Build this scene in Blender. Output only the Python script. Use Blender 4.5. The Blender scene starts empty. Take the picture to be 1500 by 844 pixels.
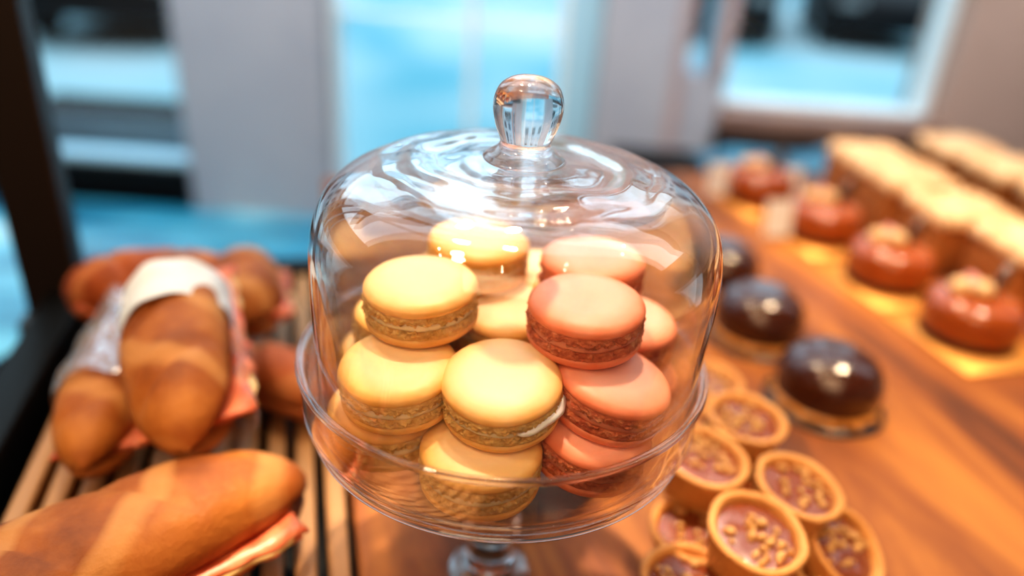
import bpy, bmesh, math, random
from math import sin, cos, pi, radians, sqrt
from mathutils import Vector, Matrix, Euler, noise
random.seed(7)
sc = bpy.context.scene
COL = sc.collection
S = 0.01          # all shapes below are written in centimetres
ZR = 1.03         # height (m) of the cake stand's rim above the shop floor; z=0 in the cm frame
def P(x, y, z): return Vector((x*S, y*S, ZR+z*S))
TH = radians(16)  # the counter display is turned 16 degrees from the window wall
def LW(x, y): return (x*cos(TH)-y*sin(TH), x*sin(TH)+y*cos(TH))

# ------------------------------------------------------------------ scene graph helpers
def tag(o, label=None, cat=None, group=None, kind=None):
    if label: o['label'] = label
    if cat: o['category'] = cat
    if group: o['group'] = group
    if kind: o['kind'] = kind
    return o
def thing(name, loc, rot=(0,0,0), label=None, cat=None, group=None):
    o = bpy.data.objects.new(name, None); COL.objects.link(o)
    o.empty_display_size = .02
    o.location = loc; o.rotation_euler = rot
    return tag(o, label, cat, group)
def link(name, me, parent=None, loc=None, rot=None):
    o = bpy.data.objects.new(name, me); COL.objects.link(o)
    if parent: o.parent = parent
    if loc is not None: o.location = loc
    if rot is not None: o.rotation_euler = rot
    return o
def mk(name, verts, faces, mats, smooth=True, scale=S, mi=None):
    me = bpy.data.meshes.new(name)
    me.from_pydata([(v[0]*scale, v[1]*scale, v[2]*scale) for v in verts], [], faces)
    for m in (mats if isinstance(mats, (list, tuple)) else [mats]): me.materials.append(m)
    if smooth:
        me.polygons.foreach_set('use_smooth', [True]*len(me.polygons))
    if mi: me.polygons.foreach_set('material_index', mi)
    bm = bmesh.new(); bm.from_mesh(me); bmesh.ops.remove_doubles(bm, verts=bm.verts, dist=1e-6)
    bmesh.ops.recalc_face_normals(bm, faces=bm.faces); bm.to_mesh(me); bm.free()
    me.update(); return me
def smooth_prof(p, n=6):
    o = []
    for i in range(len(p)-1):
        a = p[max(i-1,0)]; b = p[i]; c = p[i+1]; d = p[min(i+2,len(p)-1)]
        for k in range(n):
            t = k/n
            o.append(tuple(.5*(2*b[j]+(c[j]-a[j])*t+(2*a[j]-5*b[j]+4*c[j]-d[j])*t*t+(3*b[j]-a[j]-3*c[j]+d[j])*t**3) for j in (0,1)))
    return o+[p[-1]]
def lathe(prof, n=96, fn=None, closed=False):
    """revolve (r,z) profile; fn(r,z,a)->(r,z) may disturb it"""
    V = []; F = []
    m = len(prof)
    for i in range(n):
        a = 2*pi*i/n
        for (r, z) in prof:
            if fn: r, z = fn(r, z, a)
            V.append((r*cos(a), r*sin(a), z))
    for i in range(n):
        j = (i+1) % n
        for k in range(m if closed else m-1):
            l = (k+1) % m
            a, b, c, d = i*m+k, j*m+k, j*m+l, i*m+l
            F.append((a, b, c, d))
    return V, F
def boxes(lst, bev=0):
    """list of (x0,x1,y0,y1,z0,z1)"""
    V = []; F = []
    for (x0,x1,y0,y1,z0,z1) in lst:
        b = len(V)
        V += [(x0,y0,z0),(x1,y0,z0),(x1,y1,z0),(x0,y1,z0),(x0,y0,z1),(x1,y0,z1),(x1,y1,z1),(x0,y1,z1)]
        F += [tuple(b+k for k in f) for f in ((0,3,2,1),(4,5,6,7),(0,1,5,4),(1,2,6,5),(2,3,7,6),(3,0,4,7))]
    return V, F
def bevel(me, w, seg=3):
    bm = bmesh.new(); bm.from_mesh(me)
    bmesh.ops.bevel(bm, geom=list(bm.edges), offset=w*S, segments=seg, affect='EDGES', profile=.6)
    for f in bm.faces: f.smooth = True
    bm.to_mesh(me); bm.free(); return me
def fbm(v, o=3): return noise.fractal(Vector(v), 1.0, 2.0, o)

# ------------------------------------------------------------------ materials
def mat(name):
    m = bpy.data.materials.new(name); m.use_nodes = True
    nt = m.node_tree; nt.nodes.clear()
    out = nt.nodes.new('ShaderNodeOutputMaterial')
    return m, nt, out
def N(nt, t, **kw):
    n = nt.nodes.new(t)
    for k, v in kw.items():
        if k in n.inputs.keys(): n.inputs[k].default_value = v
        else: setattr(n, k, v)
    return n
def ramp(nt, fac, stops):
    r = nt.nodes.new('ShaderNodeValToRGB'); e = r.color_ramp.elements
    while len(e) < len(stops): e.new(.5)
    for el, (p, c) in zip(e, stops): el.position = p; el.color = (*c, 1)
    nt.links.new(fac, r.inputs[0]); return r.outputs[0]
def princ(name, col, rough=.5, coat=0, metal=0, sss=0, sss_rad=(1,.5,.25), sss_scale=.004, bump=0, bscale=40, noisecol=None, nscale=10, spec=.5, stretch=None, coatrough=.05, coords='Object', emis=None, estr=0, detail=5):
    m, nt, out = mat(name); L = nt.links
    b = N(nt, 'ShaderNodeBsdfPrincipled'); L.new(b.outputs[0], out.inputs[0])
    b.inputs['Base Color'].default_value = (*col, 1); b.inputs['Roughness'].default_value = rough
    b.inputs['Metallic'].default_value = metal; b.inputs['Coat Weight'].default_value = coat
    b.inputs['Coat Roughness'].default_value = coatrough; b.inputs['Specular IOR Level'].default_value = spec
    if sss:
        b.inputs['Subsurface Weight'].default_value = sss; b.inputs['Subsurface Radius'].default_value = sss_rad
        b.inputs['Subsurface Scale'].default_value = sss_scale
    if emis:
        b.inputs['Emission Color'].default_value = (*emis, 1); b.inputs['Emission Strength'].default_value = estr
    tc = N(nt, 'ShaderNodeTexCoord'); src = tc.outputs[coords]
    if stretch:
        mp = N(nt, 'ShaderNodeMapping'); mp.inputs['Scale'].default_value = stretch
        L.new(src, mp.inputs[0]); src = mp.outputs[0]
    if noisecol:
        n = N(nt, 'ShaderNodeTexNoise', Scale=nscale, Detail=detail, Roughness=.6); L.new(src, n.inputs['Vector'])
        L.new(ramp(nt, n.outputs['Fac'], noisecol), b.inputs['Base Color'])
    if bump:
        n = N(nt, 'ShaderNodeTexNoise', Scale=bscale, Detail=6, Roughness=.65); L.new(src, n.inputs['Vector'])
        bp = N(nt, 'ShaderNodeBump', Strength=bump, Distance=.002); L.new(n.outputs['Fac'], bp.inputs['Height'])
        L.new(bp.outputs[0], b.inputs['Normal'])
    return m

def thin_glass(name, tint=(.985,.985,.985), refl=1.0, f0=.035, power=4.0, gain=.85, rim=(.82,.99), rim_dark=.55, wav=0, wscale=30, refr=0.0, ior=1.1):
    """thin clear wall: light passes straight through face-on; mirrors (Schlick) and darkens slightly toward grazing"""
    m, nt, out = mat(name); L = nt.links
    lw = N(nt, 'ShaderNodeLayerWeight', Blend=.5)
    tr = N(nt, 'ShaderNodeBsdfTransparent')
    mr = N(nt, 'ShaderNodeMapRange'); mr.inputs['From Min'].default_value = rim[0]; mr.inputs['From Max'].default_value = rim[1]
    L.new(lw.outputs['Facing'], mr.inputs['Value'])
    mc = N(nt, 'ShaderNodeMix', data_type='RGBA'); mc.inputs[6].default_value = (*tint, 1); mc.inputs[7].default_value = (*[c*rim_dark for c in tint], 1)
    L.new(mr.outputs[0], mc.inputs[0]); L.new(mc.outputs[2], tr.inputs[0])
    base = tr.outputs[0]; nn = []
    if refr:
        rf = N(nt, 'ShaderNodeBsdfRefraction', IOR=ior, Roughness=0.0); rf.inputs[0].default_value = (*tint, 1); nn.append(rf)
        mx = N(nt, 'ShaderNodeMixShader'); mx.inputs[0].default_value = refr
        L.new(tr.outputs[0], mx.inputs[1]); L.new(rf.outputs[0], mx.inputs[2]); base = mx.outputs[0]
    gl = N(nt, 'ShaderNodeBsdfGlossy', Roughness=.01); gl.inputs[0].default_value = (1,1,1,1); nn.append(gl)
    pw = N(nt, 'ShaderNodeMath', operation='POWER'); pw.inputs[1].default_value = power; L.new(lw.outputs['Facing'], pw.inputs[0])
    ma = N(nt, 'ShaderNodeMath', operation='MULTIPLY_ADD'); ma.inputs[1].default_value = gain*refl; ma.inputs[2].default_value = f0*refl; ma.use_clamp = True
    L.new(pw.outputs[0], ma.inputs[0])
    mx2 = N(nt, 'ShaderNodeMixShader'); L.new(ma.outputs[0], mx2.inputs[0]); L.new(base, mx2.inputs[1]); L.new(gl.outputs[0], mx2.inputs[2])
    L.new(mx2.outputs[0], out.inputs[0])
    if wav:
        tc = N(nt, 'ShaderNodeTexCoord')
        n = N(nt, 'ShaderNodeTexNoise', Scale=wscale, Detail=1.5, Roughness=.4); L.new(tc.outputs['Object'], n.inputs['Vector'])
        bp = N(nt, 'ShaderNodeBump', Strength=wav, Distance=.004); L.new(n.outputs['Fac'], bp.inputs['Height'])
        for x in nn: L.new(bp.outputs[0], x.inputs['Normal'])
    return m
def solid_glass(name, clear=0.0):
    m, nt, out = mat(name)
    b = N(nt, 'ShaderNodeBsdfGlass', IOR=1.47, Roughness=0.0); b.inputs[0].default_value = (.99,.99,1,1)
    if clear:
        tr = N(nt, 'ShaderNodeBsdfTransparent'); mx = N(nt, 'ShaderNodeMixShader'); mx.inputs[0].default_value = clear
        nt.links.new(b.outputs[0], mx.inputs[1]); nt.links.new(tr.outputs[0], mx.inputs[2]); nt.links.new(mx.outputs[0], out.inputs[0])
    else: nt.links.new(b.outputs[0], out.inputs[0])
    return m

def shell_mat(name, centre, edge, side):
    """macaron shell: paler crown, slightly baked rim"""
    m, nt, out = mat(name); L = nt.links
    b = N(nt, 'ShaderNodeBsdfPrincipled'); L.new(b.outputs[0], out.inputs[0])
    b.inputs['Roughness'].default_value = .42; b.inputs['Specular IOR Level'].default_value = .35
    b.inputs['Subsurface Weight'].default_value = .25; b.inputs['Subsurface Radius'].default_value = (1,.55,.3); b.inputs['Subsurface Scale'].default_value = .003
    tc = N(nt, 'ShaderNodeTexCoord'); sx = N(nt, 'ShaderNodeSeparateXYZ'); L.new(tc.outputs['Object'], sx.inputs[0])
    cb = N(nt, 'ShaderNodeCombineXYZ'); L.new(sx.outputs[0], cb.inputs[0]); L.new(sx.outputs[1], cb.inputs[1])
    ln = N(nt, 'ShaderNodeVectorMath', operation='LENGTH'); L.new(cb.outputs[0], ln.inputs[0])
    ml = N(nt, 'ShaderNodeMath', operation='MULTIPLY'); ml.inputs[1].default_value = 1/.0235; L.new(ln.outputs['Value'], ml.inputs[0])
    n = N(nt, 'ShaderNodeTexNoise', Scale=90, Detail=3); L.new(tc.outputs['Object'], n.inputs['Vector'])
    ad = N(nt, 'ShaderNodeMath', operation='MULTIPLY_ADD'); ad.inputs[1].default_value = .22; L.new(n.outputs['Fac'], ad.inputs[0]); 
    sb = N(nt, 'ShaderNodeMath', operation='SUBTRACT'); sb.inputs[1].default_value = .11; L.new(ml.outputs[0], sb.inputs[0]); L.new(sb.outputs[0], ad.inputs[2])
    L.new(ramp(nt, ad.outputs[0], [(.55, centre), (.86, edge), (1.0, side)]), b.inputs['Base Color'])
    n2 = N(nt, 'ShaderNodeTexNoise', Scale=260, Detail=4, Roughness=.6); L.new(tc.outputs['Object'], n2.inputs['Vector'])
    bp = N(nt, 'ShaderNodeBump', Strength=.12, Distance=.001); L.new(n2.outputs['Fac'], bp.inputs['Height']); L.new(bp.outputs[0], b.inputs['Normal'])
    return m

M = {}
M['dome'] = thin_glass('dome_glass', refl=1.15, f0=.035, power=2.8, rim=(.78,.98), rim_dark=.35)
M['dometop'] = thin_glass('dome_top_glass', tint=(.97,.98,1), refl=1.0, f0=.06, power=1.8, gain=.6, wav=.35, wscale=45, refr=.28, ior=1.15)
M['plate'] = thin_glass('stand_glass', tint=(.965,.94,.92), refl=1.1, f0=.05, power=2.5, rim=(.75,.98), rim_dark=.4)
M['glass'] = solid_glass('solid_glass'); M['knob'] = solid_glass('knob_glass', .15)
M['pane'] = thin_glass('window_pane', tint=(.93,.98,1.0), refl=.6)
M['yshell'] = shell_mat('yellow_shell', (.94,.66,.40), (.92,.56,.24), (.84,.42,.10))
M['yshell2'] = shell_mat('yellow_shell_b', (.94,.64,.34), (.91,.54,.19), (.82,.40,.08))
M['yfoot'] = princ('yellow_foot', (.90,.52,.18), .75, bump=.8, bscale=600, sss=.2, noisecol=[(.3,(.72,.34,.08)),(.55,(.93,.54,.18)),(.75,(.97,.70,.34))], nscale=260)
M['yfill'] = princ('cream_filling', (.95,.74,.48), .4, sss=.3, bump=.2, bscale=200)
M['cream'] = princ('white_cream', (.93,.84,.76), .35, sss=.3)
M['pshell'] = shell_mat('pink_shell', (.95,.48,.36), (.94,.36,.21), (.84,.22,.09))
M['pfoot'] = princ('pink_foot', (.75,.22,.09), .75, bump=.8, bscale=600, sss=.2, noisecol=[(.3,(.48,.075,.025)),(.55,(.78,.22,.09)),(.75,(.94,.45,.25))], nscale=260)
M['pfill'] = princ('berry_filling', (.80,.28,.16), .4, sss=.3, bump=.3, bscale=200)

def wood(name, dark, mid, light, scale, stretch, rough, coat=.3, bump=.1):
    m, nt, out = mat(name); L = nt.links
    b = N(nt, 'ShaderNodeBsdfPrincipled'); L.new(b.outputs[0], out.inputs[0])
    b.inputs['Roughness'].default_value = rough; b.inputs['Coat Weight'].default_value = coat; b.inputs['Coat Roughness'].default_value = .18
    tc = N(nt, 'ShaderNodeTexCoord'); mp = N(nt, 'ShaderNodeMapping'); mp.inputs['Scale'].default_value = stretch; L.new(tc.outputs['Object'], mp.inputs[0])
    n = N(nt, 'ShaderNodeTexNoise', Scale=scale, Detail=7, Roughness=.62, Distortion=.6); L.new(mp.outputs[0], n.inputs['Vector'])
    L.new(ramp(nt, n.outputs['Fac'], [(.32, dark), (.5, mid), (.68, light)]), b.inputs['Base Color'])
    bp = N(nt, 'ShaderNodeBump', Strength=bump, Distance=.001); L.new(n.outputs['Fac'], bp.inputs['Height']); L.new(bp.outputs[0], b.inputs['Normal'])
    return m
M['board'] = wood('board_wood', (.06,.013,.003), (.25,.068,.009), (.50,.18,.028), 8, (2.2,.35,1), .6, .05)
M['slat'] = wood('slat_wood', (.36,.17,.06), (.48,.25,.10), (.58,.34,.15), 14, (2,.2,1), .5, .1)
M['black'] = princ('black_paint', (.004,.004,.0045), .5, spec=.2)
M['post'] = princ('dark_bronze', (.018,.010,.007), .45)
def bread(name, stops, pale):
    m, nt, out = mat(name); L = nt.links
    b = N(nt, 'ShaderNodeBsdfPrincipled', Roughness=.55); L.new(b.outputs[0], out.inputs[0]); b.inputs['Specular IOR Level'].default_value = .35
    tc = N(nt, 'ShaderNodeTexCoord')
    n = N(nt, 'ShaderNodeTexNoise', Scale=26, Detail=5, Roughness=.55); L.new(tc.outputs['Object'], n.inputs['Vector'])
    w = N(nt, 'ShaderNodeTexWave', Scale=7.5, Distortion=3.5, Detail=2); w.inputs['Detail Scale'].default_value = 1.2
    mp = N(nt, 'ShaderNodeMapping'); mp.inputs['Rotation'].default_value = (0,0,radians(40)); L.new(tc.outputs['Object'], mp.inputs[0]); L.new(mp.outputs[0], w.inputs['Vector'])
    cr = ramp(nt, n.outputs['Fac'], stops)
    mr = N(nt, 'ShaderNodeMapRange'); mr.inputs['From Min'].default_value = .78; mr.inputs['From Max'].default_value = .97; mr.inputs['To Max'].default_value = .55; L.new(w.outputs['Fac'], mr.inputs['Value'])
    mx = N(nt, 'ShaderNodeMix', data_type='RGBA'); mx.inputs[7].default_value = (*pale, 1); L.new(cr, mx.inputs[6]); L.new(mr.outputs[0], mx.inputs[0]); L.new(mx.outputs[2], b.inputs['Base Color'])
    n2 = N(nt, 'ShaderNodeTexNoise', Scale=110, Detail=6, Roughness=.65); L.new(tc.outputs['Object'], n2.inputs['Vector'])
    bp = N(nt, 'ShaderNodeBump', Strength=.6, Distance=.002); L.new(n2.outputs['Fac'], bp.inputs['Height']); L.new(bp.outputs[0], b.inputs['Normal'])
    return m
M['bread'] = bread('bread_crust', [(.30,(.15,.034,.006)),(.5,(.36,.105,.018)),(.70,(.54,.20,.042))], (.70,.34,.11))
M['breadred'] = bread('bread_crust_red', [(.30,(.22,.040,.010)),(.5,(.40,.095,.022)),(.70,(.52,.16,.05))], (.62,.26,.10))
M['crumb'] = princ('bread_crumb', (.85,.60,.34), .8, bump=.8, bscale=300)
M['ham'] = princ('ham', (.72,.16,.07), .35, noisecol=[(.35,(.62,.08,.03)),(.65,(.80,.30,.15))], nscale=60, sss=.2)
M['cheese'] = princ('cheese', (.88,.60,.28), .35, sss=.3)
M['paper'] = princ('white_paper', (.80,.82,.84), .6, bump=.4, bscale=60)
def film_mat():
    m, nt, out = mat('clear_film'); L = nt.links
    tr = N(nt, 'ShaderNodeBsdfTransparent'); gl = N(nt, 'ShaderNodeBsdfGlossy', Roughness=.18); gl.inputs[0].default_value = (.9,.9,.95,1)
    df = N(nt, 'ShaderNodeBsdfDiffuse'); df.inputs[0].default_value = (.8,.78,.78,1)
    tc = N(nt, 'ShaderNodeTexCoord'); n = N(nt, 'ShaderNodeTexNoise', Scale=60, Detail=3); L.new(tc.outputs['Object'], n.inputs['Vector'])
    bp = N(nt, 'ShaderNodeBump', Strength=.9, Distance=.004); L.new(n.outputs['Fac'], bp.inputs['Height']); L.new(bp.outputs[0], gl.inputs['Normal'])
    a = N(nt, 'ShaderNodeMixShader'); a.inputs[0].default_value = .35; L.new(tr.outputs[0], a.inputs[1]); L.new(gl.outputs[0], a.inputs[2])
    b = N(nt, 'ShaderNodeMixShader'); b.inputs[0].default_value = .15; L.new(a.outputs[0], b.inputs[1]); L.new(df.outputs[0], b.inputs[2])
    L.new(b.outputs[0], out.inputs[0]); return m
M['film'] = film_mat()
M['crust'] = princ('tart_crust', (.70,.33,.10), .6, bump=.35, bscale=250, noisecol=[(.3,(.60,.25,.06)),(.7,(.78,.40,.14))], nscale=60, sss=.1)
M['caramel'] = princ('tart_caramel', (.22,.05,.012), .12, coat=.8, bump=.5, bscale=160)
M['nut'] = princ('chopped_nut', (.68,.36,.11), .45, bump=.5, bscale=300, noisecol=[(.3,(.45,.17,.04)),(.7,(.80,.50,.20))], nscale=120)
M['choc'] = princ('chocolate_glaze', (.055,.012,.005), .18, coat=.8, coatrough=.06, bump=.4, bscale=70)
M['choctop'] = princ('chocolate_crackle', (.10,.022,.010), .3, coat=.6, bump=.9, bscale=110)
M['redglaze'] = princ('red_glaze', (.34,.075,.012), .2, coat=.7, coatrough=.1)
M['darkbase'] = princ('dark_cake_base', (.03,.008,.004), .6)
M['gold'] = princ('gold_card', (.75,.33,.07), .45, metal=.4)
M['goldcrumb'] = princ('amber_crumb', (.65,.28,.06), .3, coat=.5)
M['hazel'] = princ('hazelnut', (.78,.50,.26), .4, bump=.2, bscale=100)
M['shard'] = princ('chocolate_shard', (.04,.018,.014), .2, coat=.6)
M['glint_disc'] = princ('pink_glint', (.80,.40,.42), .5, sss=.2)  # colour of a pinkish highlight on the glaze
M['sponge'] = princ('cake_sponge', (.42,.15,.035), .8, bump=.6, bscale=160, noisecol=[(.3,(.30,.09,.02)),(.7,(.50,.19,.05))], nscale=40)
M['crumble'] = princ('cake_crumble', (.86,.58,.34), .75, bump=.9, bscale=160, noisecol=[(.3,(.62,.28,.10)),(.6,(.92,.66,.42))], nscale=60)
M['greywall'] = princ('grey_plaster', (.42,.45,.52), .7, noisecol=[(.3,(.38,.41,.48)),(.7,(.47,.49,.54))], nscale=4)
M['pinkwall'] = princ('rosy_plaster', (.45,.38,.40), .7, noisecol=[(.3,(.38,.34,.37)),(.7,(.50,.40,.40))], nscale=5)
M['beigewall'] = princ('beige_plaster', (.5,.36,.30), .7, noisecol=[(.3,(.44,.33,.28)),(.7,(.54,.40,.34))], nscale=4)
M['brownwood'] = princ('sill_wood', (.26,.15,.11), .5, noisecol=[(.3,(.20,.12,.10)),(.7,(.33,.20,.14))], nscale=12)
M['blueframe'] = princ('blue_frame', (.40,.66,.80), .4)
M['whiteframe'] = princ('white_frame', (.80,.88,.90), .4)
M['darkwall'] = princ('dark_panel', (.008,.010,.014), .5, spec=.3)
M['ledge'] = princ('blue_lacquer_glints', (.02,.22,.34), .3, coat=.4, coatrough=.2, noisecol=[(.34,(.004,.05,.10)),(.48,(.02,.28,.45)),(.62,(.20,.66,.82)),(.75,(.7,.85,.9))], nscale=3.6, stretch=(.7,1.6,1), detail=2)  # pale noise patches paint blurred highlights into the blue
M['bluecloth'] = princ('blue_cloth', (.05,.22,.34), .5, noisecol=[(.35,(.015,.07,.13)),(.6,(.08,.30,.44)),(.75,(.2,.5,.62))], nscale=9)
M['floor'] = princ('floor_tile', (.05,.045,.045), .35, noisecol=[(.3,(.03,.035,.045)),(.7,(.06,.055,.055))], nscale=3)
M['road'] = princ('bright_road', (.50,.74,.82), .7, noisecol=[(.32,(.14,.52,.66)),(.46,(.48,.74,.82)),(.66,(.74,.81,.84))], nscale=.32, detail=2, stretch=(1,.5,1))
M['facade'] = princ('pale_facade', (.62,.72,.78), .8)
M['facadewin'] = princ('facade_window', (.06,.10,.14), .2)
M['carpaint'] = princ('dark_car_paint', (.008,.010,.014), .5, spec=.25)
M['tyre'] = princ('tyre_rubber', (.012,.012,.014), .7)
M['rim'] = princ('wheel_metal', (.03,.033,.036), .5, metal=.5)
M['carglass'] = princ('car_glass', (.02,.03,.04), .06, coat=1)
M['lamp'] = princ('car_lamp', (.5,.5,.5), .15, coat=1)
M['planter'] = princ('planter_grey', (.20,.26,.31), .6)
M['soil'] = princ('soil', (.03,.02,.015), .9)
M['card'] = princ('white_card', (.85,.88,.92), .35)
M['acrylic'] = thin_glass('acrylic', refl=1.2)
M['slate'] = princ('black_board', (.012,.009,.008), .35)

# ------------------------------------------------------------------ setting
Yw = 130.0  # window wall
def struct(name, V, F, m, loc=P(0,0,0), rot=(0,0,0), bev=0):
    me = mk(name, V, F, m, smooth=False)
    if bev: bevel(me, bev, 2)
    return tag(link(name, me, None, loc, rot), kind='structure')
FL = -103.0
struct('floor', *boxes([(-300, 300, -200, Yw+12, FL-6, FL)]), M['floor'])
struct('ground', *boxes([(-2500, 2500, Yw+14, 2600, -136, -131)]), M['road'])
TOPZ = 150
struct('wall_back', *boxes([(-300, 300, Yw, Yw+10, FL, -43.5), (-300, 300, Yw, Yw+10, TOPZ, 190), (39.5, 300, Yw, Yw+10, -43.5, -20)]), M['darkwall'])
struct('trim_1', *boxes([(-300,-70,Yw-3,Yw+6,-43.4,-37.5)]), M['black'])                 # lower rail of the left window
struct('trim_2', *boxes([(39.2,83,Yw-9,Yw+8,-20,-15.6)]), M['brownwood'], bev=.6)        # wooden sill right
struct('wall_column_left', *boxes([(-70.2,-40,Yw-6,Yw+12,-52,TOPZ)]), M['greywall'], bev=1)
struct('wall_column_middle', *boxes([(14.2,30,Yw-6,Yw+12,-52,TOPZ),(30,39,Yw-5,Yw+12,-52,-9.5)]), M['greywall'])
struct('wall_column_rosy', *boxes([(36.6,39.3,Yw-6,Yw+8,-9.4,TOPZ),(28.5,31,Yw-7,Yw-6.1,-45,TOPZ)]), M['pinkwall'])
struct('wall_column_right', *boxes([(82.5,108,Yw-6,Yw+12,-52,TOPZ)]), M['beigewall'], bev=1)
struct('wall_right_bay', *boxes([(108.1,300,Yw-1,Yw+10,-19.9,TOPZ)]), M['pinkwall'])
def window(i, x0, x1, z0, z1, fm, bars=(), fr=2.2, rails=()):
    f = boxes([(x0,x0+fr,Yw-1,Yw+5,z0,z1),(x1-fr,x1,Yw-1,Yw+5,z0,z1),(x0+fr,x1-fr,Yw-1,Yw+5,z0,z0+fr*.7),(x0+fr,x1-fr,Yw-1,Yw+5,z1-fr,z1)]
              + [(b,b+w,Yw,Yw+4,z0+fr*.7,z1-fr) for b,w in bars] + [(x0+fr,x1-fr,Yw+.5,Yw+3.5,r,r+w) for r,w in rails])
    o = struct('window_%d' % i, *f, fm)
    p = link('pane', mk('pane', *boxes([(x0+fr+.01,x1-fr-.01,Yw+1.6,Yw+2.2,z0+fr*.7+.01,z1-fr-.01)]), M['pane'], smooth=False), o)
    return o
window(1, -200, -70.3, -37.4, TOPZ, M['blueframe'], bars=((-140,3),), fr=2)
window(2, -39.9, 7.5, -43.4, TOPZ, M['whiteframe'], bars=((-12.2,1.4),), fr=1.2, rails=((-3.5,.7),))
struct('trim_3', *boxes([(7.6,14.1,Yw-1,Yw+6,-43.4,TOPZ)]), M['blueframe'])
window(3, 30.1, 36.5, -9.4, TOPZ, M['blueframe'], fr=.6)
window(4, 39.4, 82.4, -15.5, TOPZ, M['whiteframe'], fr=1.2)

# low window bench with lacquered top
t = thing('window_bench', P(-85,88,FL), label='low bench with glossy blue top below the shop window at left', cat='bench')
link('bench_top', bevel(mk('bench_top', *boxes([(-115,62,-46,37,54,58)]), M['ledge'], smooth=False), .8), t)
link('bench_base', mk('bench_base', *boxes([(-110,58,-40,36,0,53.9)]), M['darkwall'], smooth=False), t)

# street beyond
def cyl_y(r, w, n=40, r2=None):
    prof = [(0,-w/2),(r*.62,-w/2),(r*.9,-w/2),(r,-w*.36),(r,w*.36),(r*.9,w/2),(r*.62,w/2),(0,w/2)]
    V, F = lathe(prof, n)
    return [(v[0], v[2], v[1]) for v in V], F
def tyre_mesh():
    V, F = cyl_y(32, 21); return mk('tyre', V, F, M['tyre'])
def hub_mesh():
    V, F = cyl_y(19, 22); return mk('hub', V, F, M['rim'])
TY, HU = tyre_mesh(), hub_mesh()
def car(x, y, rz, label):
    """hatchback, nose toward -X of its own frame rotated by rz; built as loft of cross sections"""
    t = thing('car', P(x, y, -131), (0,0,rz), label, 'car', 'dark cars parked across the street')
    secs = [(-205,42,60,66),(-198,28,72,80),(-150,24,86,88),(-95,24,96,89),(-40,24,98,89),(60,24,99,89),(150,24,100,88),(195,28,92,82),(203,42,70,70)]
    V = []; F = []
    for (sx, z0, z1, w) in secs:
        ring = [(-w*.93,z0),(-w,z0+14),(-w,z1-12),(-w*.93,z1),(w*.93,z1),(w,z1-12),(w,z0+14),(w*.93,z0)]
        V += [(sx, a, b) for a, b in ring]
    for i in range(len(secs)-1):
        for k in range(8): F.append((i*8+k, i*8+(k+1)%8, (i+1)*8+(k+1)%8, (i+1)*8+k))
    F += [tuple(range(8)), tuple(range(len(V)-8, len(V)))]
    link('body', mk('body', V, F, M['carpaint'], smooth=False), t)
    V = []; F = []
    for (sx, z1, w) in [(-100,97,80),(-45,142,66),(70,144,66),(150,101,78)]:
        V += [(sx,-w-4,95),(sx,-w,z1),(sx,w,z1),(sx,w+4,95)]
    for i in range(3):
        for k in range(4): F.append((i*4+k, i*4+(k+1)%4, (i+1)*4+(k+1)%4, (i+1)*4+k))
    F += [(0,1,2,3),(12,13,14,15)]
    link('cabin_glass', mk('cabin_glass', V, F, M['carglass'], smooth=False), t)
    link('roof', mk('roof', *boxes([(-46,72,-64,64,142.5,147)]), M['carpaint'], smooth=False), t)
    for sx in (-128, 128):
        for sy in (-77, 77):
            w = link('wheel', TY, t, (sx*S, sy*S, 32*S)); link('hub', HU, w)
    for sy in (-60, 60):
        link('headlamp', mk('headlamp', *boxes([(-206,-196,sy-16,sy+16,62,74)]), M['lamp'], smooth=False), t)
car(545, 1290, radians(78), 'dark parked car furthest to the right, its tyres on pale road')
car(300, 1270, radians(76), 'dark parked car left of the one at far right, half behind the grey column')
car(-455, 940, radians(96), 'dark parked car seen through the left window beside the black post')
t = thing('planter_box', P(-110, 176, -131), label='grey planter box standing outside the left window', cat='planter')
link('box', bevel(mk('box', *boxes([(-26,28,-12,12,0,93)]), M['planter'], smooth=False), 1), t)
link('soil', mk('soil', *boxes([(-24,26,-10,10,92.5,93.6)]), M['soil'], smooth=False), t)
t = thing('building', P(0, 2300, -131), label='pale building facade across the street', cat='building')
link('wall', mk('wall', *boxes([(-2400,2400,0,300,0,900)]), M['facade'], smooth=False), t)
for i in range(-7, 8):
    for z in (180, 520):
        link('window', mk('window', *boxes([(i*300-70,i*300+70,-6,-.5,z,z+200)]), M['facadewin'], smooth=False), t)

# ------------------------------------------------------------------ counter
TB = -13.0
ROT = (0, 0, TH)
t = thing('counter', P(*LW(18, 24), FL), ROT, 'dark counter under the pastry display', 'counter')
H0 = (-14.2-FL)
link('cabinet', mk('cabinet', *boxes([(-24,48,-44,37,0,H0-2.5),(-45,-24,-44,3.5,0,H0-2.5)]), M['darkwall'], smooth=False), t)
link('counter_top', mk('counter_top', *boxes([(-24.2,50,-48,38,H0-2.5,H0-.6),(-47,-24.2,-48,4.4,H0-2.5,H0-.6)]), M['black'], smooth=False), t)
tb = tag(link('wooden_board', bevel(mk('wooden_board', *boxes([(0,66,-38,38,-1.6,0)]), M['board'], smooth=False), .25), None, P(*LW(-6.4, 24), TB), ROT),
         'orange brown polished wooden serving board carrying the pastries', 'board')
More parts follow.
